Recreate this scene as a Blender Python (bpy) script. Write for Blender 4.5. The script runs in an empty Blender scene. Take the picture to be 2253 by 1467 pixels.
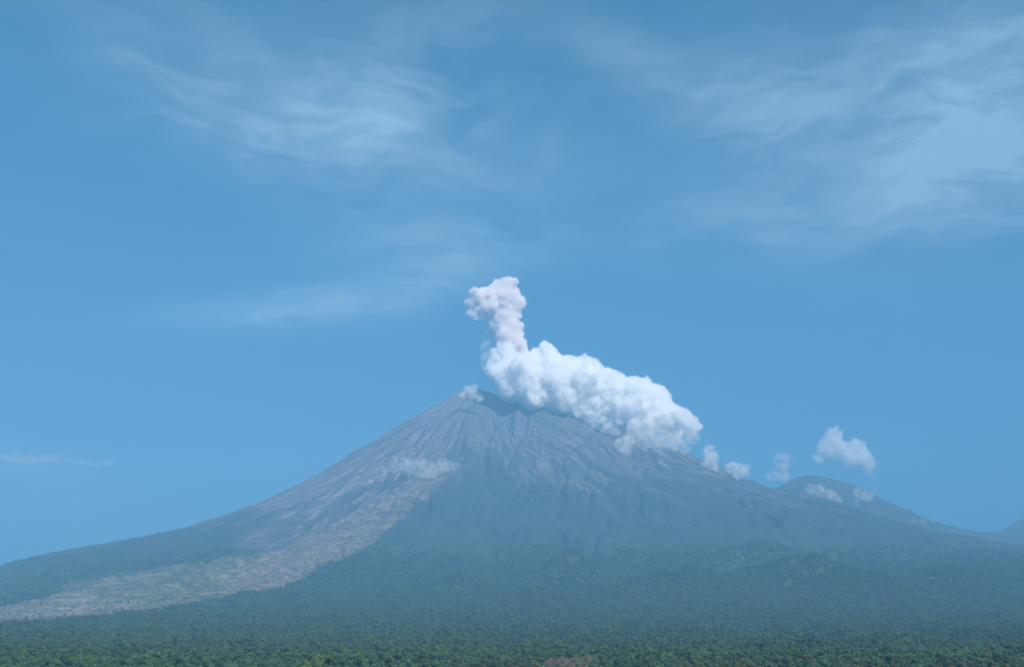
import bpy, math, random
import numpy as np
R = math.radians
sc = bpy.context.scene
random.seed(7); rng = np.random.default_rng(11)

# ------------------------------------------------------------------ camera
PITCH = R(16.92); FPX = 2323.0; PW, PH = 2253.0, 1467.0
cam = bpy.data.cameras.new('camera'); cam.sensor_width = 36; cam.lens = 36 * FPX / PW
cam.clip_start = 1.0; cam.clip_end = 120000
co = bpy.data.objects.new('camera', cam); sc.collection.objects.link(co)
co.location = (0, 0, 0); co.rotation_euler = (R(90) + PITCH, 0, 0); sc.camera = co

# ------------------------------------------------------------------ light
SUN_EL, SUN_AZ = R(43), R(152)          # azimuth clockwise from +Y: behind the camera, to its right
S = np.array([math.sin(SUN_AZ) * math.cos(SUN_EL), math.cos(SUN_AZ) * math.cos(SUN_EL), math.sin(SUN_EL)])
sl = bpy.data.lights.new('sun', 'SUN'); sl.energy = 5.0; sl.angle = R(0.5); sl.color = (1.0, 0.92, 0.82)
so = bpy.data.objects.new('sun', sl); sc.collection.objects.link(so)
from mathutils import Vector
so.rotation_euler = Vector(S).to_track_quat('Z', 'Y').to_euler()
sc.view_settings.view_transform = 'Standard'; sc.view_settings.look = 'None'
sc.view_settings.exposure = 1.2; sc.view_settings.gamma = 1.0
SKY_STRENGTH = 0.05; SKY_TINT = (0.02, 0.66, 0.80, 1)
HAZE_COLOR = (0.182, 0.443, 0.728, 1); HAZE_DENSITY = 1.0e-4; HAZE_G = -0.12
cy = sc.cycles
cy.max_bounces = 40; cy.volume_bounces = 36; cy.diffuse_bounces = 3; cy.glossy_bounces = 1
cy.transparent_max_bounces = 32; cy.use_denoising = True
cy.caustics_reflective = False; cy.caustics_refractive = False

class NT:
    """terse node builder"""
    def __init__(s, tree): s.t = tree; tree.nodes.clear()
    def n(s, typ, **kw):
        nd = s.t.nodes.new(typ)
        for k, v in kw.items(): setattr(nd, k, v)
        return nd
    def put(s, sock, v):
        if isinstance(v, bpy.types.NodeSocket): s.t.links.new(v, sock)
        elif v is not None: sock.default_value = v
    def m(s, op, a, b=None, c=None, clamp=False):
        nd = s.n('ShaderNodeMath', operation=op, use_clamp=clamp)
        for i, v in enumerate((a, b, c)): s.put(nd.inputs[i], v) if v is not None else None
        return nd.outputs[0]
    def v(s, op, a, b=None):
        nd = s.n('ShaderNodeVectorMath', operation=op)
        s.put(nd.inputs[0], a)
        if b is not None: s.put(nd.inputs[1], b)
        return nd.outputs['Value'] if op in ('DOT_PRODUCT', 'LENGTH', 'DISTANCE') else nd.outputs['Vector']
    def noise(s, vec, scale, detail=4, rough=.55, dist=0):
        nd = s.n('ShaderNodeTexNoise'); s.put(nd.inputs['Vector'], vec)
        nd.inputs['Scale'].default_value = scale; nd.inputs['Detail'].default_value = detail
        nd.inputs['Roughness'].default_value = rough; nd.inputs['Distortion'].default_value = dist
        return nd.outputs[0], nd.outputs[1]
    def mix(s, f, a, b, blend='MIX'):
        nd = s.n('ShaderNodeMix', data_type='RGBA', blend_type=blend)
        s.put(nd.inputs[0], f); s.put(nd.inputs[6], a); s.put(nd.inputs[7], b)
        return nd.outputs[2]
    def rng(s, v, a, b, c=0, d=1, smooth=True):
        nd = s.n('ShaderNodeMapRange', interpolation_type='SMOOTHSTEP' if smooth else 'LINEAR')
        for i, q in enumerate((v, a, b, c, d)): s.put(nd.inputs[i], q)
        return nd.outputs[0]

def ray(px, py):
    u = (px - PW / 2) / FPX; v = (PH / 2 - py) / FPX
    return np.array([u, math.cos(PITCH) - v * math.sin(PITCH), math.sin(PITCH) + v * math.cos(PITCH)])
def at(px, py, Y):
    d = ray(px, py); return d * (Y / d[1])

# ------------------------------------------------------------------ world: Nishita sky with high cirrus
w = bpy.data.worlds.new('World'); sc.world = w; w.use_nodes = True
T = NT(w.node_tree)
sky = T.n('ShaderNodeTexSky', sky_type='NISHITA'); sky.sun_disc = False
sky.sun_elevation = SUN_EL; sky.sun_rotation = SUN_AZ
sky.altitude = 700; sky.air_density = 1.0; sky.dust_density = 0.6; sky.ozone_density = 2.0
tc = T.n('ShaderNodeTexCoord')
sx = T.n('ShaderNodeSeparateXYZ'); T.put(sx.inputs[0], T.v('NORMALIZE', tc.outputs['Generated']))
az = T.m('ARCTAN2', sx.outputs[0], sx.outputs[1]); el = T.m('ARCSINE', sx.outputs[2])
cxyz = T.n('ShaderNodeCombineXYZ'); T.put(cxyz.inputs[0], az); T.put(cxyz.inputs[1], el)
P0 = cxyz.outputs[0]
_, wc = T.noise(P0, 3.2, 4, .55)
Pw = T.v('ADD', P0, T.v('MULTIPLY', T.v('SUBTRACT', wc, (.5, .5, .5)), (.16, .10, 0)))
def azel(px, py):
    d = ray(px, py); d = d / np.linalg.norm(d); return math.atan2(d[0], d[1]), math.asin(d[2])
def wisp(px, py, lx, ly, ang, amp):
    """soft patch of cirrus: half lengths in thousandths of a radian, tilt in degrees"""
    a, e = azel(px, py); c, s_ = math.cos(R(ang)), math.sin(R(ang))
    q = T.v('SUBTRACT', Pw, (a, e, 0))
    i = T.v('DOT_PRODUCT', q, (c / (lx * .001), s_ / (lx * .001), 0))
    j = T.v('DOT_PRODUCT', q, (-s_ / (ly * .001), c / (ly * .001), 0))
    r2 = T.m('ADD', T.m('MULTIPLY', i, i), T.m('MULTIPLY', j, j))
    return T.m('MULTIPLY', T.m('EXPONENT', T.m('MULTIPLY', r2, -1.0)), amp)
WISPS = [(560, 210, 210, 75, -12, .50), (380, 250, 110, 26, -28, .45), (900, 180, 130, 75, 25, .55), (760, 300, 170, 40, 5, .45),
         (1950, 290, 210, 95, -10, .80), (2150, 190, 130, 110, 20, .65), (1700, 250, 150, 30, -18, .45), (2120, 420, 140, 35, 8, .60),
         (1780, 480, 220, 30, 4, .40), (640, 702, 120, 15, 7, .80), (840, 665, 140, 22, 14, .75), (960, 600, 90, 34, 26, .35), (900, 530, 110, 26, 12, .35),
         (90, 1010, 85, 14, -4, 1.2), (150, 1120, 230, 45, 2, 1.1), (1330, 90, 60, 20, -20, .3), (1150, 420, 260, 60, -8, .22),
         (2200, 515, 60, 10, 4, .35), (1250, 300, 30, 20, 60, .2)]
tot = None
for a in WISPS:
    x = wisp(*a); tot = x if tot is None else T.m('ADD', tot, x)
f1, _ = T.noise(T.v('MULTIPLY', Pw, (3.0, 7.0, 1)), 1.5, 6, .55, .2)
f2, _ = T.noise(T.v('MULTIPLY', Pw, (5.0, 16.0, 1)), 2.2, 6, .6, .8)
fib = T.m('ADD', T.m('MULTIPLY', T.rng(f1, .15, .82), .80), T.m('MULTIPLY', T.rng(f2, .35, .75), .42))
cov = T.m('MULTIPLY', tot, fib, clamp=True)
skyc = T.mix(1.0, sky.outputs[0], SKY_TINT, 'MULTIPLY')
cir = T.mix(T.m('MULTIPLY', cov, .68), skyc, (6.0, 7.8, 9.0, 1))
bg = T.n('ShaderNodeBackground'); T.put(bg.inputs[0], cir); bg.inputs[1].default_value = SKY_STRENGTH
ow = T.n('ShaderNodeOutputWorld'); T.put(ow.inputs[0], bg.outputs[0])

# ------------------------------------------------------------------ helpers
def tag(o, label=None, cat=None, group=None, kind=None):
    for k, v in (('label', label), ('category', cat), ('group', group), ('kind', kind)):
        if v: o[k] = v
    return o
def link(o, parent=None):
    sc.collection.objects.link(o)
    if parent: o.parent = parent
    return o
def mesh_np(name, verts, faces, mat=None, smooth=True):
    me = bpy.data.meshes.new(name); verts = np.asarray(verts, np.float32); faces = np.asarray(faces, np.int32)
    k = faces.shape[1]
    me.vertices.add(len(verts)); me.vertices.foreach_set('co', verts.ravel())
    me.loops.add(faces.size); me.loops.foreach_set('vertex_index', faces.ravel())
    me.polygons.add(len(faces)); me.polygons.foreach_set('loop_start', np.arange(0, faces.size, k, dtype=np.int32))
    me.update(calc_edges=True); me.validate()
    if smooth: me.polygons.foreach_set('use_smooth', np.ones(len(me.polygons), bool))
    if mat: me.materials.append(mat)
    return me

def hsh(ix, iy, iz, seed):
    h = (ix.astype(np.int64) * 374761393 + iy.astype(np.int64) * 668265263 + iz.astype(np.int64) * 2147483647 + seed * 974711) & 0xffffffff
    h = ((h ^ (h >> 13)) * 1274126177) & 0xffffffff
    h = ((h ^ (h >> 16)) * 2246822519) & 0xffffffff
    return ((h ^ (h >> 15)) & 0xffffff).astype(np.float64) / 0xffffff
def fade(t): return t * t * t * (t * (t * 6 - 15) + 10)
def n2(x, y, seed=0):
    """gradient noise, about -1..1"""
    xi, yi = np.floor(x), np.floor(y); fx, fy = x - xi, y - yi; u, v = fade(fx), fade(fy); z = np.zeros_like(xi)
    def g(a, b):
        t = hsh(xi + a, yi + b, z, seed) * 2 * np.pi
        return np.cos(t) * (fx - a) + np.sin(t) * (fy - b)
    return 1.5 * ((g(0, 0) * (1 - u) + g(1, 0) * u) * (1 - v) + (g(0, 1) * (1 - u) + g(1, 1) * u) * v)
def fbm2(x, y, o=4, seed=0, rough=.5):
    a, s, t = 1., 0., 0.
    for i in range(o):
        s = s + a * n2(x, y, seed + i); t += a; x, y, a = x * 2.03 + 11.3, y * 2.03 - 7.1, a * rough
    return s / t
def n3(p, seed=0):
    i = np.floor(p); f = p - i; u = fade(f); r = 0
    for a in (0, 1):
        for b in (0, 1):
            for c in (0, 1):
                wgt = (u[:, 0] if a else 1 - u[:, 0]) * (u[:, 1] if b else 1 - u[:, 1]) * (u[:, 2] if c else 1 - u[:, 2])
                r = r + wgt * hsh(i[:, 0] + a, i[:, 1] + b, i[:, 2] + c, seed)
    return r * 2 - 1
def fbm3(p, o=4, seed=0, rough=.5):
    a, s, t = 1., 0., 0.
    for i in range(o):
        s = s + a * n3(p, seed + i); t += a; p, a = p * 2.03 + 5.7, a * rough
    return s / t
def sst(a, b, x):
    t = np.clip((x - a) / (b - a), 0, 1); return t * t * (3 - 2 * t)

# ------------------------------------------------------------------ terrain heights
YS = 12000.0
APEX = at(1058, 857, YS); CX, CY = APEX[0], YS
def prof(pts):
    """(r, z) list -> smoothed lookup"""
    r = np.array([p[0] for p in pts]); z = np.array([p[1] for p in pts]); g = np.arange(0, 40000, 20.)
    y = np.interp(g, r, z); out = y.copy(); k = np.arange(-12, 13); kw = np.exp(-(k / 5.) ** 2); kw /= kw.sum()
    yp = np.pad(y, 12, mode='edge'); yp[:12] = 2 * y[0] - yp[13:25][::-1]
    out = np.convolve(yp, kw, 'valid')
    return g, out
def sil(pts, side):
    o = []
    for x, y in pts:
        q = at(x, y, YS); o.append((side * (q[0] - CX), q[2]))
    return o
LEFT = sil([(1058, 857), (1030, 848), (1000, 868), (950, 897), (900, 929), (800, 991), (700, 1057), (600, 1113), (500, 1155), (430, 1182), (300, 1212), (200, 1234), (100, 1266), (0, 1330),
            (-200, 1370), (-500, 1430)], -1) + [(14000, 250), (20000, 120), (40000, 100)]
RIGHT = sil([(1058, 857), (1090, 866), (1150, 889), (1250, 905), (1290, 932), (1318, 952), (1345, 966), (1370, 929), (1400, 952), (1440, 981), (1480, 999), (1540, 1029), (1590, 1051),
             (1640, 1081), (1690, 1091), (1760, 1109), (1900, 1156), (2000, 1194), (2100, 1217), (2253, 1240), (2600, 1345)], 1) + [(16000, 300), (22000, 150), (40000, 100)]
FRONT = [(0, APEX[2]), (250, APEX[2] - 210), (500, 2560), (1000, 2170), (1500, 1830), (2000, 1530), (2500, 1270), (3000, 1050), (3500, 870), (4000, 715), (4500, 580),
         (5000, 465), (5500, 365), (6200, 262), (7000, 178), (8000, 95), (8500, 57), (9000, 29), (9500, 9), (10000, -7), (10500, -20), (11000, -31), (11400, -34), (13000, -36), (40000, -36)]
PL, PR, PF = prof(LEFT), prof(RIGHT), prof(FRONT)
KNOLLS = [(1258, 1268, 270, 150), (1770, 1290, 310, 175), (1010, 1295, 170, 75), (1530, 1300, 330, 110), (1900, 1300, 320, 95), (1620, 1240, 230, 100), (1190, 1325, 260, 45), (1400, 1310, 260, 60), (2080, 1290, 300, 90), (1690, 1220, 240, 90)]
KN = []
ERO = None; EDX = 22.; EC, ES = math.cos(R(31)), math.sin(R(31))
def erode():
    """running water: stream-power carving of the smooth cone, so that its ravines branch and widen downhill"""
    g_ = np.arange(-7300, 7300, EDX); P_, Q_ = np.meshgrid(g_, g_); ny, nx = P_.shape
    X_, Y_ = CX + P_ * EC - Q_ * ES, CY + P_ * ES + Q_ * EC
    r = np.hypot(X_ - CX, Y_ - CY); th = np.arctan2(X_ - CX, -(Y_ - CY))
    h0 = H(X_, Y_, False); n = nx * ny
    h = h0 + 90 * fbm2(X_ / 850, Y_ / 850, 5, 201) * sst(100, 900, r) + 26 * (1 - 2 * np.abs(n2(th * 6 + .5 * fbm2(X_ / 1500, Y_ / 1500, 2, 205), r / 4000, 203))) * sst(300, 1500, r)
    idx = np.arange(n).reshape(ny, nx); offs = [(a, b) for a in (-1, 0, 1) for b in (-1, 0, 1) if a or b]
    hard = 1 + .6 * fbm2(X_ / 900, Y_ / 900, 2, 207); rj = np.random.default_rng(5)
    h = h + rj.normal(size=h.shape) * 3.0
    for it in range(14):
        hp = np.pad(h, 1, mode='edge'); best = np.zeros_like(h); rec = idx.copy()
        for a, b in offs:
            dl = EDX * math.hypot(a, b); sl_ = (h - hp[1 + a:1 + a + ny, 1 + b:1 + b + nx]) / dl
            q = np.pad(idx, 1, mode='edge')[1 + a:1 + a + ny, 1 + b:1 + b + nx]; sl_ = sl_ * rj.uniform(.72, 1.28, h.shape) if it < 9 else sl_; m = sl_ > best
            best[m] = sl_[m]; rec[m] = q[m]
        order = np.argsort(h.ravel())[::-1].tolist(); rl = rec.ravel().tolist(); A = [1.0] * n
        for k in order:
            q = rl[k]
            if q != k: A[q] += A[k]
        F = (np.maximum(np.array(A) - 7, 0) ** .47 * .060 * hard.ravel()).tolist(); hl_ = h.ravel().tolist()
        for k in reversed(order):
            q = rl[k]
            if q != k: f = F[k]; hl_[k] = (hl_[k] + f * hl_[q]) / (1 + f)
        h = np.array(hl_).reshape(ny, nx)
        lap = np.pad(h, 1, mode='edge'); h = h + .10 * (lap[2:, 1:-1] + lap[:-2, 1:-1] + lap[1:-1, 2:] + lap[1:-1, :-2] - 4 * h)
    d = h - h0; k = np.exp(-(np.arange(-40, 41) / 18.) ** 2); k /= k.sum()
    bl = np.apply_along_axis(lambda v: np.convolve(np.pad(v, 40, mode='edge'), k, 'valid'), 1, d); bl = np.apply_along_axis(lambda v: np.convolve(np.pad(v, 40, mode='edge'), k, 'valid'), 0, bl)
    d = d - bl; env = sst(120, 900, r) * (1 - sst(4600, 7200, r))
    print('ERO std', d[(r > 1500) & (r < 4000)].std(), np.abs(d).max())
    return np.clip(d, -160, 120) * env * 1.0
def H(x, y, detail=True):
    x = np.asarray(x, float); y = np.asarray(y, float)
    dx, dy = x - CX, y - CY; r = np.hypot(dx, dy) + 1e-6; c, s = dx / r, dy / r
    wr, wl, wb = np.maximum(c, 0) ** 2, np.maximum(-c, 0) ** 2, np.maximum(s, 0) ** 2; wf = np.maximum(-s, 0) ** 2
    hl, hr, hf = (np.interp(r, *p) for p in (PL, PR, PF))
    h = wr * hr + wl * hl + wf * hf + wb * .5 * (hl + hr) * .96
    if detail:
        th = np.arctan2(dx, -dy); left = sst(-.30, -.75, th) * (1 - sst(-2.4, -2.8, th))
        if ERO is not None:
            gx = np.clip((dx * EC + dy * ES + 7300) / EDX, 0, ERO.shape[1] - 1.001); gy = np.clip((-dx * ES + dy * EC + 7300) / EDX, 0, ERO.shape[0] - 1.001)
            i0, j0 = gy.astype(int), gx.astype(int); fy_, fx_ = gy - i0, gx - j0
            e = (ERO[i0, j0] * (1 - fx_) + ERO[i0, j0 + 1] * fx_) * (1 - fy_) + (ERO[i0 + 1, j0] * (1 - fx_) + ERO[i0 + 1, j0 + 1] * fx_) * fy_
            h = h + e * (1 - .62 * left) * (.35 + .95 * sst(-.45, .45, fbm2(x / 900, y / 900, 2, 29))) + 16 * fbm2(x / 230, y / 230, 4, 28) * sst(200, 900, r) * (1 - sst(3500, 5500, r)) * (1 - .7 * left)
        h = h + sst(40, 400, r) * (12 * fbm2(x / 150, y / 150, 4, 31) + 7 * n2(x / 42, y / 42, 33) * (1 - sst(1300, 2000, h))) * sst(-10, 300, h)
        h = h + (1 - sst(150, 400, h)) * 5 * fbm2(x / 600, y / 600, 3, 41) * sst(300, 900, np.hypot(x, y))
        for kx, ky, kr, kh in KN:
            q = np.hypot(x - kx, (y - ky)) / kr
            h = h + kh * np.maximum(0, 1 - sst(0, 1.6, q)) * (1 + .12 * fbm2(x / 60, y / 60, 2, 51))
        fz_ = sst(500, 1200, np.hypot(x, y)) * (1 - sst(350, 800, h))
        h = h + fz_ * (17 * fbm2(x / 330, y / 330, 3, 43) + 8 * n2(x / 120, y / 120, 44)) * sst(900, 2500, np.hypot(x, y))
        # crater notch and rough blocks near the summit
        h = h - 95 * np.exp(-(((x - CX - 270) / 95) ** 2 + ((y - CY + 380) / 330) ** 2))
        # the low rise the picture was taken from
        h = h + 34.3 * np.exp(-(np.hypot(x, y) / 130) ** 2)
    return h
ERO = erode()
def hit(px, py):
    d = ray(px, py); d = d / d[1]; t = np.arange(600, 12600, 6.)
    z = H(d[0] * t, t); k = np.argmax(z > d[2] * t)
    return np.array([d[0] * t[k], t[k], z[k]])
KN = [(q[0], q[1], kr, kh) for q, kr, kh in ((hit(a, b), c, d) for a, b, c, d in KNOLLS)]

# polar grid: dense inside the view, coarse all round
AH = R(28)
azs = np.concatenate([np.linspace(-AH, AH, 1150), np.linspace(AH, 2 * math.pi - AH, 62)[1:]])
ds = np.concatenate([np.array([0.5, 20, 45, 75, 110, 150, 200, 270, 350, 450, 550, 650]), np.geomspace(720, 6000, 210), np.arange(6015, 12700, 13.5), np.geomspace(12760, 26000, 50)])
NA, ND = len(azs), len(ds)
A_, D_ = np.meshgrid(azs, ds); X = (D_ * np.sin(A_)).ravel(); Y = (D_ * np.cos(A_)).ravel()
Z = H(X, Y)
ii, jj = np.meshgrid(np.arange(ND - 1), np.arange(NA), indexing='ij'); jn = (jj + 1) % NA
quads = np.stack([ii * NA + jj, ii * NA + jn, (ii + 1) * NA + jn, (ii + 1) * NA + jj], -1).reshape(-1, 4)[:, ::-1]

# surface zones on the ground
def world_poly(pts): return np.array([hit(*p)[:2] for p in pts])
def inside(x, y, poly):
    r = np.zeros(x.shape, bool); n = len(poly); j = n - 1
    for i in range(n):
        xi, yi = poly[i]; xj, yj = poly[j]
        r ^= ((yi > y) != (yj > y)) & (x < (xj - xi) * (y - yi) / (yj - yi + 1e-9) + xi); j = i
    return r
def soft(x, y, poly, amp, scale, seed, k=4):
    acc = 0
    for q in range(k):
        a = amp * (.5 + .5 * q / k)
        acc = acc + inside(x + a * fbm2(x / scale, y / scale, 4, seed + 7 * q), y + a * fbm2(x / scale, y / scale, 4, seed + 50 + 7 * q), poly)
    return acc / k
SAVANNA = world_poly([(-120, 1352), (60, 1330), (150, 1283), (330, 1250), (470, 1232), (640, 1200), (760, 1170), (860, 1140), (900, 1130), (800, 1200), (700, 1245), (640, 1292), (500, 1318), (330, 1350), (150, 1366), (-120, 1380)])
FLOW = world_poly([(1000, 1040), (930, 1100), (840, 1165), (780, 1215), (690, 1250), (640, 1285), (560, 1305), (490, 1300), (500, 1262), (600, 1215), (690, 1170), (780, 1128), (880, 1070), (940, 1030)])
BED = world_poly([(-100, 1345), (60, 1322), (190, 1305), (300, 1322), (290, 1345), (100, 1362), (-100, 1374)])
FLANK = world_poly([(1040, 885), (900, 945), (760, 1035), (640, 1115), (540, 1165), (500, 1205), (620, 1215), (760, 1165), (860, 1120), (960, 1050), (1020, 980)])
def zones(x, y, z):
    dx, dy = x - CX, y - CY; r = np.hypot(dx, dy) + 1e-6; th = np.arctan2(dx, -dy)
    sv = soft(x, y, SAVANNA, 330, 480, 61, 6); fl = soft(x, y, FLOW, 150, 260, 71, 6); bd = soft(x, y, BED, 300, 420, 81, 6)
    gap = sst(-.15, .35, fbm2(x / 420 + .3 * n2(x / 150, y / 60, 66), y / 90, 4, 64)); fl = fl * np.maximum(.45, sst(-.25, .1, fbm2(x / 130, y / 130, 3, 67)))
    return r, th, sv, fl, bd, gap
def albedo(x, y, z):
    r, th, sv, fl, bd, gap = zones(x, y, z)
    tw = th + .06 * fbm2(x / 800, y / 800, 3, 91)
    st = fbm2(tw * 17, r / 1500, 4, 92); st2 = fbm2(tw * 60 + .8 * fbm2(x / 300, y / 300, 2, 96), r / 420, 3, 93)
    pat = fbm2(x / 420, y / 420, 4, 94); fine = fbm2(x / 60, y / 60, 3, 95)
    C = lambda *c: np.array(c)[None, :]
    L = lambda a, b, t: a + (b - a) * np.clip(t, 0, 1)[:, None]
    col = L(C(.030, .055, .022), C(.055, .085, .032), .5 + .9 * pat + .5 * fine)
    scrub = L(C(.022, .038, .034), C(.043, .062, .056), .5 + .8 * pat + .4 * st)
    col = L(col, scrub, sst(350, 1000, z + 260 * pat))
    left = sst(-.30, -.62, th + .12 * pat); mid = np.exp(-((th + .02) / .22) ** 2)
    fk = soft(x, y, FLANK, 260, 600, 111)
    up = sst(1250, 2150, z + 420 * st + 260 * st2 + 300 * left - 260 * mid); up = np.maximum(up, fk * np.clip(.62 + .7 * st2 + .5 * pat, 0, 1))
    ash = L(C(.040, .046, .054), C(.185, .165, .165), .5 + .8 * st2 + .8 * st)
    col = L(col, ash, up * (.62 + .38 * left))
    cl = sst(.05, .45, st2 + .3 * fine) * sst(900, 1400, z)
    col = L(col, C(.28, .25, .24), cl * .5 * up)
    dark = sst(.15, .5, st) * sst(1300, 1700, z)
    col = L(col, C(.07, .075, .07), dark * .5 * (1 - left))
    lr = fbm2(x / 240, y / 55, 4, 97)
    grass = L(C(.07, .08, .042), C(.27, .23, .14), .45 + 1.4 * lr + .3 * fine)
    col = L(col, grass, sv * (.35 + .6 * gap))
    col = L(col, L(C(.13, .11, .105), C(.30, .26, .24), .5 + 1.2 * lr + .4 * fine), bd * (.25 + .65 * gap))
    fv = L(C(.070, .056, .054), C(.235, .178, .158), .55 + 1.1 * fine + .6 * fbm2(x / 110, y / 110, 3, 98))
    col = L(col, fv, fl * .85)
    return np.clip(col, .01, .6)
COL = albedo(X, Y, Z)

def terrain_mat():
    m = bpy.data.materials.new('volcanic_ground'); m.use_nodes = True; t = NT(m.node_tree)
    at_ = t.n('ShaderNodeAttribute', attribute_name='soil')
    g = t.n('ShaderNodeNewGeometry'); p = g.outputs['Position']
    a, _ = t.noise(p, 1 / 34., 5, .6); b, _ = t.noise(p, 1 / 11., 3, .6)
    k = t.m('ADD', t.m('MULTIPLY', a, 1.1), t.m('MULTIPLY', b, .8))
    col = t.mix(1.0, at_.outputs['Color'], k, 'MULTIPLY')
    bs = t.n('ShaderNodeBsdfPrincipled'); t.put(bs.inputs['Base Color'], col); bs.inputs['Roughness'].default_value = .95
    bs.inputs['Specular IOR Level'].default_value = .1
    bp = t.n('ShaderNodeBump'); bp.inputs['Strength'].default_value = .9; bp.inputs['Distance'].default_value = 9.0
    t.put(bp.inputs['Height'], a); t.put(bs.inputs['Normal'], bp.outputs[0])
    o = t.n('ShaderNodeOutputMaterial'); t.put(o.inputs[0], bs.outputs[0]); return m
MT = terrain_mat()
def sub_terrain(name, mask):
    q = quads[mask]; used = np.unique(q); lut = np.full(len(X), -1, np.int64); lut[used] = np.arange(len(used))
    me = mesh_np(name, np.stack([X, Y, Z], -1)[used], lut[q], MT)
    at_ = me.attributes.new('soil', 'FLOAT_COLOR', 'POINT')
    at_.data.foreach_set('color', np.concatenate([COL[used], np.ones((len(used), 1))], 1).astype(np.float32).ravel())
    return link(bpy.data.objects.new(name, me))
qc = quads[:, 0]; isv = np.hypot(X[qc] - CX, Y[qc] - CY) < 6300 + 250 * n2(X[qc] / 1500, Y[qc] / 1500, 3)
tag(sub_terrain('ground', ~isv), 'wide forested plain sloping up to the foot of the volcano', 'ground', kind='structure')
tag(sub_terrain('volcano', isv), 'tall cone shaped volcano with gullied grey ash slopes and green lower flanks', 'volcano', kind='structure')

# ------------------------------------------------------------------ mountains behind
def far_mat(name, c0, c1, scale):
    m = bpy.data.materials.new(name); m.use_nodes = True; t = NT(m.node_tree)
    g = t.n('ShaderNodeNewGeometry'); a, _ = t.noise(g.outputs['Position'], scale, 6, .6)
    bs = t.n('ShaderNodeBsdfPrincipled'); t.put(bs.inputs['Base Color'], t.mix(t.rng(a, .3, .7), c0, c1)); bs.inputs['Roughness'].default_value = .95
    bs.inputs['Specular IOR Level'].default_value = .1
    o = t.n('ShaderNodeOutputMaterial'); t.put(o.inputs[0], bs.outputs[0]); return m
def ridge_mountain(name, Yc, pts, x_apex, spread, seed, mat, res=40.):
    """mountain whose skyline over the line y = Yc is given, falling away in front and behind"""
    P = np.array([at(x, y, Yc) for x, y in pts]); xs, zs = P[:, 0], P[:, 2]
    gx = np.arange(xs[0], xs[-1], res); gy = np.concatenate([np.arange(-spread, spread * .7, res)])
    GX, GY = np.meshgrid(gx, gy); sk = np.interp(gx, xs, zs); k = np.exp(-(np.arange(-6, 7) / 2.5) ** 2); sk = np.convolve(np.pad(sk, 6, mode='edge'), k / k.sum(), 'valid')
    top = np.tile(sk, (len(gy), 1)); ax = at(x_apex, 1000, Yc)[0]
    fall = np.abs(GY) / spread; z = top * np.maximum(0, 1 - fall) ** 1.25 - 30
    th = np.arctan2(GX - ax, -GY + 1e-3); rr = np.hypot(GX - ax, GY)
    wv = th + .1 * fbm2(GX / 900, GY / 900, 3, seed)
    e = sst(.0, .12, fall)
    z = z + e * (90 * (1 - 2 * np.abs(n2(wv * 9, rr / 2500, seed + 1))) + 50 * (1 - 2 * np.abs(n2(wv * 22, rr / 1400, seed + 2))) + 10 * fbm2(GX / 200, GY / 200, 3, seed + 3)) + 26 * fbm2(GX / 320, GY / 320, 4, seed + 5)
    nx, ny = len(gx), len(gy); i, j = np.meshgrid(np.arange(ny - 1), np.arange(nx - 1), indexing='ij')
    f = np.stack([i * nx + j, i * nx + j + 1, (i + 1) * nx + j + 1, (i + 1) * nx + j], -1).reshape(-1, 4)
    me = mesh_np(name, np.stack([GX, GY + Yc, z], -1).reshape(-1, 3), f, mat)
    return link(bpy.data.objects.new(name, me))
MF = far_mat('far_slope', (.014, .026, .018, 1), (.070, .075, .055, 1), 1 / 260.)
tag(ridge_mountain('mountain', 13700, [(1380, 1330), (1500, 1240), (1600, 1150), (1680, 1085), (1735, 1052), (1757, 1041), (1790, 1041), (1830, 1048), (1865, 1054), (1900, 1072), (1950, 1097), (2000, 1119),
    (2060, 1143), (2110, 1158), (2160, 1164), (2300, 1178), (2600, 1230), (3000, 1300)], 1800, 4200, 130, MF),
    'lower flat topped mountain behind the right shoulder of the volcano', 'mountain', kind='structure')
tag(ridge_mountain('hill', 16800, [(2020, 1300), (2120, 1220), (2175, 1175), (2205, 1160), (2230, 1145), (2253, 1136), (2300, 1118), (2380, 1100), (2460, 1112), (2600, 1170), (2800, 1260)], 2380, 3500, 160, MF, 50.),
    'distant blue hill rising at the right edge beyond the saddle', 'hill', kind='structure')

# ------------------------------------------------------------------ clouds and smoke: lobed bodies of scattering volume
def vol_mat(name, color, density, aniso=0., grain=None, lo=.36):
    """scattering volume; grain (metres) breaks its density into wisps"""
    m = bpy.data.materials.new(name); m.use_nodes = True; t = NT(m.node_tree)
    v = t.n('ShaderNodeVolumePrincipled'); v.inputs['Color'].default_value = (*color, 1); v.inputs['Density'].default_value = density
    v.inputs['Anisotropy'].default_value = aniso
    if grain:
        p = t.n('ShaderNodeNewGeometry').outputs['Position']
        a, _ = t.noise(p, 1 / grain, 3, .62)
        t.put(v.inputs['Density'], t.m('MULTIPLY', t.rng(a, lo, lo + .22), density)); m.cycles.volume_step_rate = STEP
    o = t.n('ShaderNodeOutputMaterial'); t.put(o.inputs['Volume'], v.outputs[0]); return m
STEP = 0.12
import bmesh
bm = bmesh.new(); bmesh.ops.create_icosphere(bm, subdivisions=2, radius=1); bm.verts.ensure_lookup_table()
ICO_V = np.array([v.co[:] for v in bm.verts]); ICO_F = np.array([[v.index for v in f.verts] for f in bm.faces]); bm.free()
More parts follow.
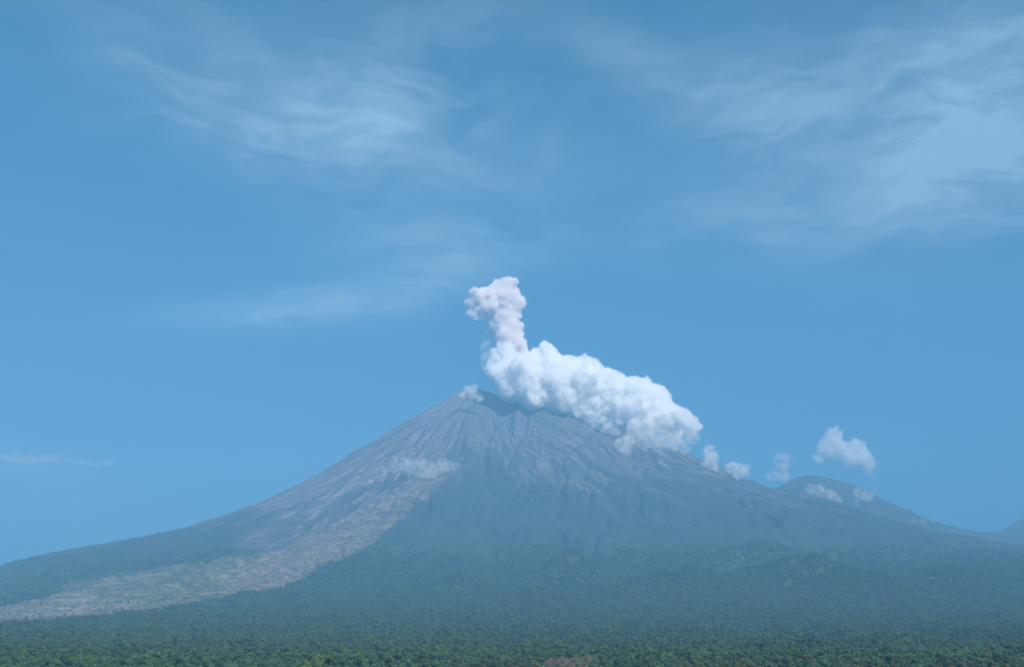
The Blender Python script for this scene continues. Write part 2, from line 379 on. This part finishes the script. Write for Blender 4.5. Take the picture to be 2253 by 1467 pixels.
def puff(name, balls, Yc, mat, kids=9, gens=2, voxel=9., rough=14., depth=.8, seed=0, squash=1., keep=.90, fill=0):
    """balls: (x, y, radius[, offset towards the viewer]) read off the photograph; children bud from their surfaces; the union is remeshed and roughened"""
    rg = np.random.default_rng(seed); scale = Yc / ray(1126, 900)[1] / FPX; sp = []
    for b in balls:
        c = at(b[0], b[1], Yc - (b[3] if len(b) > 3 else 0)); sp.append((c, b[2] * scale * keep))
    for _ in range(fill):                       # bridge neighbouring lobes so that no chain of balls shows
        i = rg.integers(0, len(balls)); ci, ri = sp[i]
        dd = [np.linalg.norm(c - ci) + (1e9 if q == i else 0) for q, (c, r) in enumerate(sp[:len(balls)])]; j = np.argsort(dd)[rg.integers(0, 3)]; cj, rj = sp[j]; t = rg.uniform(.25, .75)
        sp.append((ci * (1 - t) + cj * t + rg.normal(size=3) * .28 * ri, (ri * (1 - t) + rj * t) * rg.uniform(.55, .95)))
    allb = list(sp); cur = sp
    for g in range(gens):
        nxt = []
        for c, r in cur:
            for k in range(kids if g == 0 else max(4, kids - 3)):
                d = rg.normal(size=3); d /= np.linalg.norm(d); d[2] = d[2] * .8 + .15
                d /= np.linalg.norm(d); rr = r * rg.uniform(.22, .52)
                nxt.append((c + d * r * rg.uniform(.72, .86), rr))
        allb += nxt; cur = nxt
    V, F, o = [], [], 0
    for c, r in allb:
        V.append(ICO_V * r * np.array([1, depth, squash]) + c); F.append(ICO_F + o); o += len(ICO_V)
    me = mesh_np('tmp', np.concatenate(V), np.concatenate(F)); ob = link(bpy.data.objects.new('tmp', me))
    md = ob.modifiers.new('r', 'REMESH'); md.mode = 'VOXEL'; md.voxel_size = voxel; md.use_smooth_shade = True
    dg = bpy.context.evaluated_depsgraph_get(); m2 = bpy.data.meshes.new_from_object(ob.evaluated_get(dg)); bpy.data.objects.remove(ob); bpy.data.meshes.remove(me)
    n = len(m2.vertices); p = np.empty(n * 3, np.float32); m2.vertices.foreach_get('co', p); p = p.reshape(-1, 3).astype(float)
    nr = np.empty(n * 3, np.float32); m2.vertices.foreach_get('normal', nr); nr = nr.reshape(-1, 3)
    w2 = p / (rough * 1.5)
    wq = p / (rough * 3.6) + 1.5 * np.stack([fbm3(p / (rough * 9) + s, 2, 3) for s in (0, 31, 77)], -1)
    dsp = (np.abs(fbm3(wq, 4, seed)) * 2.2 - .45) * rough * 1.9
    dsp = dsp + (np.abs(fbm3(w2, 2, seed + 40)) * 2 - .5) * rough * .85
    p = p + nr * dsp[:, None]
    ctr = p.mean(0); m2.vertices.foreach_set('co', (p - ctr).astype(np.float32).ravel()); m2.update(); m2.name = name
    m2.materials.clear(); m2.materials.append(mat)
    m2.polygons.foreach_set('use_smooth', np.ones(len(m2.polygons), bool))
    o2 = bpy.data.objects.new(name, m2); o2.location = ctr; return link(o2)
V_WHITE = vol_mat('cloud_white', (.999, .999, .999), .045, grain=75., lo=.34)
V_ASH = vol_mat('ash_smoke', (.980, .954, .950), .05, grain=60., lo=.16)
V_SMALL = vol_mat('cloud_small', (.997, .994, .993), .016, grain=70.)
V_THIN = vol_mat('cloud_thin', (.996, .994, .994), .008, grain=70.)
V_ASHVEIL = vol_mat('ash_veil', (.95, .94, .95), .011, grain=110.)
V_STREAK = vol_mat('cloud_streak', (.996, .996, .996), .0024)
V_VEIL = vol_mat('cloud_veil', (.996, .994, .994), .0045, grain=80.)

tag(puff('ash_plume', [(1070, 662, 36), (1050, 665, 26, 20), (1082, 676, 32, 25), (1058, 684, 20, 25), (1112, 652, 38, 20), (1095, 642, 27), (1128, 668, 28), (1046, 693, 13, 40), (1060, 696, 12, 55), (1034, 688, 9, 30), (1100, 682, 30, 10), (1145, 662, 13), (1141, 694, 9, 10),
                       (1108, 698, 36), (1114, 720, 35), (1122, 744, 34), (1132, 766, 32), (1140, 786, 30)], 11650, V_ASH, kids=9, gens=3, voxel=5.5, rough=6.5, seed=3, fill=10, keep=.95),
    'pinkish grey ash column with mushroom shaped head rising from the summit', 'ash plume')
tag(puff('ash_veil', [(1074, 722, 18), (1080, 742, 22), (1078, 764, 23), (1075, 786, 22), (1094, 730, 18), (1072, 806, 16), (1100, 752, 18)], 11750, V_ASHVEIL, kids=6, gens=1, voxel=8, rough=9, seed=5, fill=6),
    'thin bluish grey ash curtain falling on the left side of the smoke column', 'ash veil')
tag(puff('steam_cloud', [(1095, 812, 34), (1118, 788, 32), (1108, 764, 18, 20), (1090, 784, 20), (1150, 830, 56, 60), (1125, 845, 40, 60), (1190, 800, 44), (1205, 775, 26), (1230, 830, 58, 40), (1180, 868, 34, 90), (1255, 805, 30), (1285, 805, 26),
                         (1290, 845, 52, 30), (1240, 872, 30, 90), (1340, 845, 40), (1340, 880, 44, 40), (1395, 860, 40), (1400, 900, 46, 40), (1440, 880, 42), (1460, 915, 44, 30), (1500, 925, 32), (1520, 940, 22), (1420, 935, 30, 60), (1480, 950, 28, 20), (1118, 862, 26), (1172, 884, 28), (1222, 886, 30), (1262, 884, 32), (1292, 906, 30), (1325, 926, 28), (1375, 925, 28, 20)],
                        11580, V_WHITE, kids=10, gens=2, voxel=6.5, rough=12, seed=8, fill=34),
    'large billowing white steam cloud draped over the summit and right shoulder of the volcano', 'cloud')
tag(puff('cloud', [(1400, 955, 30), (1440, 965, 34), (1480, 970, 30), (1450, 995, 18), (1520, 958, 22), (1345, 950, 22), (1335, 1000, 12), (1410, 990, 18), (1300, 930, 18), (1505, 985, 16)], 11000, V_THIN, kids=8, gens=1, voxel=10, rough=16, seed=12),
    'thin pale mist trailing under the right end of the large steam cloud', 'cloud', 'small clouds along the ridge')
SM = [  # balls, Y, material, label, seed
  ([(1362, 975, 14), (1380, 972, 18), (1378, 990, 16), (1368, 990, 12)], 10700, V_SMALL, 'small round white puff low on the slope below the large steam cloud', 21),
  ([(1560, 990, 15), (1565, 1008, 20), (1555, 1022, 15), (1570, 1030, 12)], 10900, V_SMALL, 'upright pale puff standing on the ridge just right of the large steam cloud', 22),
  ([(1612, 1030, 18), (1632, 1034, 18), (1622, 1044, 16), (1645, 1028, 8)], 11000, V_SMALL, 'low rounded pink tinged puff resting on the ridge, between upright puff and twin wisps', 23),
  ([(1715, 1008, 16), (1732, 1010, 15), (1722, 1020, 18), (1705, 1045, 14), (1725, 1046, 16), (1690, 1048, 10)], 12500, V_THIN, 'faint twin wisp floating over the saddle before the flat topped mountain', 24),
  ([(1832, 968, 26), (1840, 950, 16), (1815, 990, 24), (1855, 992, 28), (1885, 985, 24), (1895, 1005, 26), (1912, 1020, 18), (1800, 1008, 14), (1870, 1010, 24)], 15200, V_SMALL, 'heaped white cumulus hovering above the flat topped mountain', 25),
  ([(1912, 1038, 13), (1916, 1052, 9)], 15200, V_VEIL, 'faint wisp hanging beneath the right end of the heaped cumulus', 26),
  ([(1785, 1076, 14), (1805, 1080, 18), (1828, 1090, 18), (1842, 1098, 12)], 11700, V_THIN, 'flat cloud bank lying across the front of the flat topped mountain', 27),
  ([(1890, 1084, 14), (1908, 1090, 16), (1885, 1100, 10)], 11700, V_THIN, 'little ragged cloud on the right slope of the flat topped mountain', 28),
  ([(2030, 1147, 9), (2052, 1143, 9), (2012, 1146, 7)], 11700, V_VEIL, 'tiny faint cloud shred low on the slope towards the far hill', 29),
]
for b, yc, mt, lab, sd in SM:
    tag(puff('cloud', b, yc, mt, kids=7, gens=2, voxel=8 * yc / 11000, rough=10 * yc / 11000, seed=sd), lab, 'cloud', 'small clouds along the ridge')
tag(puff('cloud', [(x_, 1004 + .05 * (x_ + 40) + 3 * math.sin(x_ / 25.), 17 + 4 * math.sin(x_ / 40.)) for x_ in range(-45, 250, 15)], 9600, V_STREAK, kids=5, gens=1, voxel=9, rough=7, seed=41, squash=.42),
    'long thin low streak of cloud against the sky at the far left', 'cloud')
hs = hit(930, 1035)
tag(puff('cloud', [(870, 1028, 14), (895, 1022, 20), (925, 1030, 24), (950, 1034, 22), (975, 1028, 20), (998, 1026, 14), (905, 1042, 14), (870, 1012, 8), (975, 1008, 9), (845, 1032, 9), (935, 1045, 16)], hs[1] - 220, V_THIN, kids=7, gens=2, voxel=8, rough=11, seed=31, depth=.6),
    'thin mauve cloud clinging to the left flank of the volcano', 'cloud', 'small clouds along the ridge')
tag(puff('steam', [(1030, 858, 13), (1042, 866, 14), (1018, 868, 10), (1056, 876, 10), (1046, 850, 8)], 11400, V_SMALL, kids=6, gens=1, voxel=8, rough=9, seed=33, fill=4),
    'faint steam drifting off the left lip of the crater', 'steam')

# ------------------------------------------------------------------ trees
def leaf_mat(name, c0, c1, spread=.5):
    m = bpy.data.materials.new(name); m.use_nodes = True; t = NT(m.node_tree)
    oi = t.n('ShaderNodeObjectInfo'); g = t.n('ShaderNodeNewGeometry')
    a, _ = t.noise(g.outputs['Position'], 1 / 120., 4, .65); b, _ = t.noise(g.outputs['Position'], 1 / 2.5, 2, .6)
    f = t.m('ADD', t.m('MULTIPLY', oi.outputs['Random'], .75), t.m('ADD', t.m('MULTIPLY', a, .7), t.m('SUBTRACT', t.m('MULTIPLY', b, .7), .45)), clamp=True)
    col = t.mix(f, c0, c1)
    d = t.n('ShaderNodeBsdfDiffuse'); t.put(d.inputs[0], col); tr = t.n('ShaderNodeBsdfTranslucent'); t.put(tr.inputs[0], col)
    mx = t.n('ShaderNodeMixShader'); mx.inputs[0].default_value = .25; t.put(mx.inputs[1], d.outputs[0]); t.put(mx.inputs[2], tr.outputs[0])
    o = t.n('ShaderNodeOutputMaterial'); t.put(o.inputs[0], mx.outputs[0]); return m
def bark_mat(name, c0, c1):
    m = bpy.data.materials.new(name); m.use_nodes = True; t = NT(m.node_tree)
    g = t.n('ShaderNodeTexCoord'); a, _ = t.noise(g.outputs['Object'], 2.0, 5, .6)
    d = t.n('ShaderNodeBsdfDiffuse'); t.put(d.inputs[0], t.mix(a, c0, c1)); o = t.n('ShaderNodeOutputMaterial'); t.put(o.inputs[0], d.outputs[0]); return m
M_DARK = leaf_mat('leaf_dark', (.026, .064, .038, 1), (.105, .180, .095, 1)); M_BRIGHT = leaf_mat('leaf_bright', (.055, .12, .025, 1), (.13, .23, .055, 1))
M_OLIVE = leaf_mat('leaf_olive', (.05, .065, .025, 1), (.14, .14, .06, 1)); M_BARK = bark_mat('bark', (.06, .045, .035, 1), (.14, .11, .09, 1))
M_TWIG = bark_mat('twig', (.14, .105, .10, 1), (.30, .24, .23, 1))
def crown_mesh(name, seed, mat, h=12., w=9., lobes=9, leaves=1000, lo=.3, leaf=.55):
    rg = np.random.default_rng(seed); C = []
    for k in range(lobes):
        a = rg.uniform(0, 2 * np.pi); q = rg.uniform(0, 1); zz = h * (lo + (1 - lo) * (.2 + .65 * q)); rad = w * .5 * (.62 - .35 * abs(q - .35)) * rg.uniform(.5, 1)
        C.append((rad * np.cos(a), rad * np.sin(a), zz, w * rg.uniform(.17, .30)))
    C.append((0, 0, h * .84, w * .24)); C = np.array(C)
    k = rg.integers(0, len(C), leaves); d = rg.normal(size=(leaves, 3)); d /= np.linalg.norm(d, axis=1)[:, None]
    p = C[k, :3] + d * (C[k, 3] * rg.uniform(.55, 1.08, leaves))[:, None] * np.array([1, 1, .85])
    nrm = d + rg.normal(size=(leaves, 3)) * .55; nrm /= np.linalg.norm(nrm, axis=1)[:, None]
    t1 = np.cross(nrm, rg.normal(size=(leaves, 3))); t1 /= np.linalg.norm(t1, axis=1)[:, None]; t2 = np.cross(nrm, t1)
    s = (leaf * rg.uniform(.6, 1.5, leaves))[:, None]
    v = np.stack([p + t1 * s, p + t2 * s * .6, p - t1 * s, p - t2 * s * .6], 1).reshape(-1, 3)
    return mesh_np(name, v, np.arange(leaves * 4).reshape(-1, 4), mat, smooth=False)
def tube(V, F, a, b, ra, rb, n=6):
    a, b = np.array(a, float), np.array(b, float); d = (b - a) / np.linalg.norm(b - a); u = np.cross(d, (0.3, 1, .1)); u /= np.linalg.norm(u); v = np.cross(d, u); o = len(V)
    for c, r in ((a, ra), (b, rb)):
        for k in range(n):
            t = 2 * math.pi * k / n; V.append(c + r * (math.cos(t) * u + math.sin(t) * v))
    for k in range(n): F.append((o + k, o + (k + 1) % n, o + n + (k + 1) % n, o + n + k))
def trunk_mesh(name, seed, h=12., w=9., mat=None):
    rg = random.Random(seed); V, F = [], []; p = np.array([0, 0, -1.0]); r = .32
    for k in range(4):
        q = p + np.array([rg.uniform(-.3, .3), rg.uniform(-.3, .3), h * .17]); tube(V, F, p, q, r, r * .82); p = q; r *= .82
        if k > 0:
            for _ in range(2):
                a = rg.uniform(0, 6.28); tube(V, F, p, p + np.array([math.cos(a) * w * .3, math.sin(a) * w * .3, h * .17]), r * .55, .05, 5)
    return mesh_np(name, V, F, mat)
def bare_mesh(name, seed, h, w, mat):
    rg = random.Random(seed); V, F = [], []
    def grow(p, d, L, r, lev):
        q = p + d * L; tube(V, F, p, q, r, r * .65, 5 if lev < 2 else 3)
        if lev == 5: return
        for _ in range(3 if lev < 4 else 4):
            e = d + np.array([rg.gauss(0, .5), rg.gauss(0, .5), rg.gauss(.1, .3)]); e /= np.linalg.norm(e); grow(q, e, L * rg.uniform(.6, .82), max(r * .62, .05), lev + 1)
    for _ in range(3):
        a = rg.uniform(0, 6.28); d = np.array([math.cos(a) * .4, math.sin(a) * .4, 1]); grow(np.array([0, 0, h * .24]), d / np.linalg.norm(d), h * .2, .16, 1)
    return mesh_np(name, V, F, mat)
KINDS = {
 'dark': ('tree', 'dense dark green tree at the near edge of the forest', [(crown_mesh('crown', 100 + i, M_DARK, h, wd, lo=lo), trunk_mesh('trunk', i, h, wd, M_BARK)) for i, (h, wd, lo) in enumerate([(12, 10, .25), (14, 9, .25), (10, 11, .2), (15, 7.5, .25), (11, 8, .2)])], 'dark green trees along the near forest edge'),
 'bright': ('bright_tree', 'bright yellow green leafy tree in the bright green clump at the bottom edge', [(crown_mesh('crown', 130 + i, M_BRIGHT, h, wd, lo=.15), trunk_mesh('trunk', 20 + i, h, wd, M_BARK)) for i, (h, wd) in enumerate([(13, 11), (15, 9), (11, 10)])], 'bright green trees in the bottom edge clump'),
 'olive': ('dry_tree', 'olive brown half dry tree at the bottom edge', [(crown_mesh('crown', 150 + i, M_OLIVE, h, wd, lo=.2, leaves=620), trunk_mesh('trunk', 30 + i, h, wd, M_BARK)) for i, (h, wd) in enumerate([(11, 9), (13, 8)])], 'olive dry trees at the bottom edge'),
 'bare': ('bare_tree', 'leafless pinkish brown tree in the bare thicket at the bottom edge', [(bare_mesh('crown', 40 + i, 12 + i, 9, M_TWIG), trunk_mesh('trunk', 40 + i, 7, 4, M_TWIG)) for i in range(3)], 'leafless trees in the brown thicket'),
}
def screen(x, y, z):
    d = y * math.cos(PITCH) + z * math.sin(PITCH); v = -y * math.sin(PITCH) + z * math.cos(PITCH)
    return PW / 2 + FPX * x / d, PH / 2 - FPX * v / d
# near individuals: rows across the foot of the view
pts = []
gd = np.concatenate([np.arange(1180, 1900, 13.)])
for d in gd:
    for xw in np.arange(-.53 * d, .53 * d, 12.):
        x, y = xw + rng.uniform(-5.5, 5.5), d + rng.uniform(-7, 7); pts.append((x, y))
pts = np.array(pts); pz = H(pts[:, 0], pts[:, 1]); crowns = {}
near = []
for (x, y), z in zip(pts, pz):
    sxp, syp = screen(x, y, z + 14)
    if syp > PH - 4 or not -10 < sxp < PW + 10: continue
    near.append((y, x, z, sxp))
near.sort(); near = near[:300]; YN = near[-1][0]
for y, x, z, sxp in near:
    k = 'dark'; q = rng.uniform()
    if 655 + rng.normal() * 12 < sxp < 812 + rng.normal() * 12: k = 'bright'
    elif 1195 < sxp < 1300 and q < .85: k = 'bare'
    elif 1040 < sxp < 1195 and q < .6: k = 'olive'
    elif sxp > 1480 and q < .4: k = 'olive'
    elif q < .08: k = 'olive'
    elif q < .09: k = 'bright'
    name, lab, var, grp = KINDS[k]; vi = rng.integers(0, len(var)); cm, tm = var[vi]
    r = bpy.data.objects.new(name, None); link(r); r.location = (x, y, z); s = rng.uniform(.9, 1.4) * (1.5 if k in ('bright', 'bare') else 1); r.scale = (s, s, s * rng.uniform(.9, 1.1)); r.rotation_euler.z = rng.uniform(0, 6.28)
    tag(r, lab, 'tree', grp)
    c = link(bpy.data.objects.new('crown', cm), r); link(bpy.data.objects.new('trunk', tm), r)
    crowns.setdefault((k, int(vi)), c)
# the forest beyond: one mass
def sample_forest(n):
    d = np.sqrt(rng.uniform(YN ** 2, 12300. ** 2, n)); a = rng.uniform(-R(27.5), R(27.5), n); s = 8 + 1.35 * d / 1000
    keep = rng.uniform(size=n) < (10.0 / s) ** 2 * np.where(d < 2500, 1, 1)
    d, a, s = d[keep], a[keep], s[keep]; x, y = d * np.sin(a), d * np.cos(a); z = H(x, y)
    r, th, sv, fl, bd, gap = zones(x, y, z); fk = soft(x, y, FLANK, 260, 600, 111)
    open_ = np.clip(sv + bd, 0, 1) * (.96 + .04 * gap); open_ = np.clip(np.maximum(open_, fl) + .93 * fk + .6 * sst(-.50, -.75, th) * (1 - sst(6500, 8000, r)), 0, 1); pr = (1 - .997 * open_) * (1 - 1. * sst(270, 900, z + 250 * fbm2(x / 500, y / 500, 3, 14))) * (.72 + .5 * fbm2(x / 220, y / 220, 2, 15) + .2) * np.maximum(sst(-.42, -.10, fbm2(x / 75, y / 110, 2, 19)), .12)
    k2 = (rng.uniform(size=len(x)) < pr) & (y > YN - 40)
    return x[k2], y[k2], z[k2], (s * (1 - .55 * open_) * (1 + .55 * fbm2(x / 110, y / 110, 2, 18)) * (1 + .15 * (1 - sst(1100, 2600, d))))[k2]
fx, fy, fz, fs = sample_forest(1500000)
print('FOREST', len(fx), 'NEAR', len(near), near[0][0], YN)
src = [crowns[k] for k in sorted(crowns) if k[0] in ('dark',)] + [crowns[k] for k in sorted(crowns) if k[0] in ('olive', 'bright')]
nd = sum(1 for k in crowns if k[0] == 'dark')
tone = fbm2(fx / 260, fy / 300, 3, 16)
idx = np.where(rng.uniform(size=len(fx)) < np.clip(.04 + .8 * (tone - .12), .015, .5), rng.integers(nd, len(src), len(fx)), rng.integers(0, nd, len(fx)))
me = bpy.data.meshes.new('forest'); me.vertices.add(len(fx)); me.vertices.foreach_set('co', np.stack([fx, fy, fz - .5], -1).astype(np.float32).ravel())
for nm, typ, arr in (('pick', 'INT', idx.astype(np.int32)), ('size', 'FLOAT', (fs / 9.5 * (1 - .4 * sst(300, 1100, fz)) * rng.uniform(.7, 1.35, len(fx))).astype(np.float32)), ('turn', 'FLOAT', rng.uniform(0, 6.28, len(fx)).astype(np.float32))):
    me.attributes.new(nm, typ, 'POINT').data.foreach_set('value', arr)
fo = link(bpy.data.objects.new('forest', me))
ng = bpy.data.node_groups.new('forest_scatter', 'GeometryNodeTree')
ng.interface.new_socket('Geometry', in_out='INPUT', socket_type='NodeSocketGeometry'); ng.interface.new_socket('Geometry', in_out='OUTPUT', socket_type='NodeSocketGeometry')
N = ng.nodes; Lk = ng.links.new; gi, go = N.new('NodeGroupInput'), N.new('NodeGroupOutput'); jn_ = N.new('GeometryNodeGeometryToInstance')
for o in reversed(src):
    oi = N.new('GeometryNodeObjectInfo'); oi.inputs[0].default_value = o; oi.transform_space = 'ORIGINAL'; Lk(oi.outputs['Geometry'], jn_.inputs[0])
ip = N.new('GeometryNodeInstanceOnPoints'); ip.inputs['Pick Instance'].default_value = True
def named(n, t):
    q = N.new('GeometryNodeInputNamedAttribute'); q.data_type = t; q.inputs[0].default_value = n; return q.outputs[0]
Lk(gi.outputs[0], ip.inputs['Points']); Lk(jn_.outputs[0], ip.inputs['Instance']); Lk(named('pick', 'INT'), ip.inputs['Instance Index'])
cz = N.new('ShaderNodeCombineXYZ'); Lk(named('turn', 'FLOAT'), cz.inputs[2]); Lk(cz.outputs[0], ip.inputs['Rotation']); Lk(named('size', 'FLOAT'), ip.inputs['Scale'])
Lk(ip.outputs[0], go.inputs[0])
fo.modifiers.new('scatter', 'NODES').node_group = ng
tag(fo, 'dense dark green forest covering the plain and lower slopes', 'forest', kind='stuff')

# ------------------------------------------------------------------ haze: the air between here and the mountain
zb, zt = float(Z.min()) - 1.5, 4560.0
x0, x1, y0, y1 = -27000, 27000, -27000, 27000
hv = [(x, y, z) for z in (zb, zt) for x, y in ((x0, y0), (x1, y0), (x1, y1), (x0, y1))]
hf = [(3, 2, 1, 0), (4, 5, 6, 7), (0, 1, 5, 4), (1, 2, 6, 5), (2, 3, 7, 6), (3, 0, 4, 7)]
ho = link(bpy.data.objects.new('haze', mesh_np('haze', hv, hf, vol_mat('haze_air', HAZE_COLOR[:3], HAZE_DENSITY, HAZE_G), smooth=False)))
tag(ho, 'pale blue haze filling the air in front of the volcano', 'haze', kind='stuff')
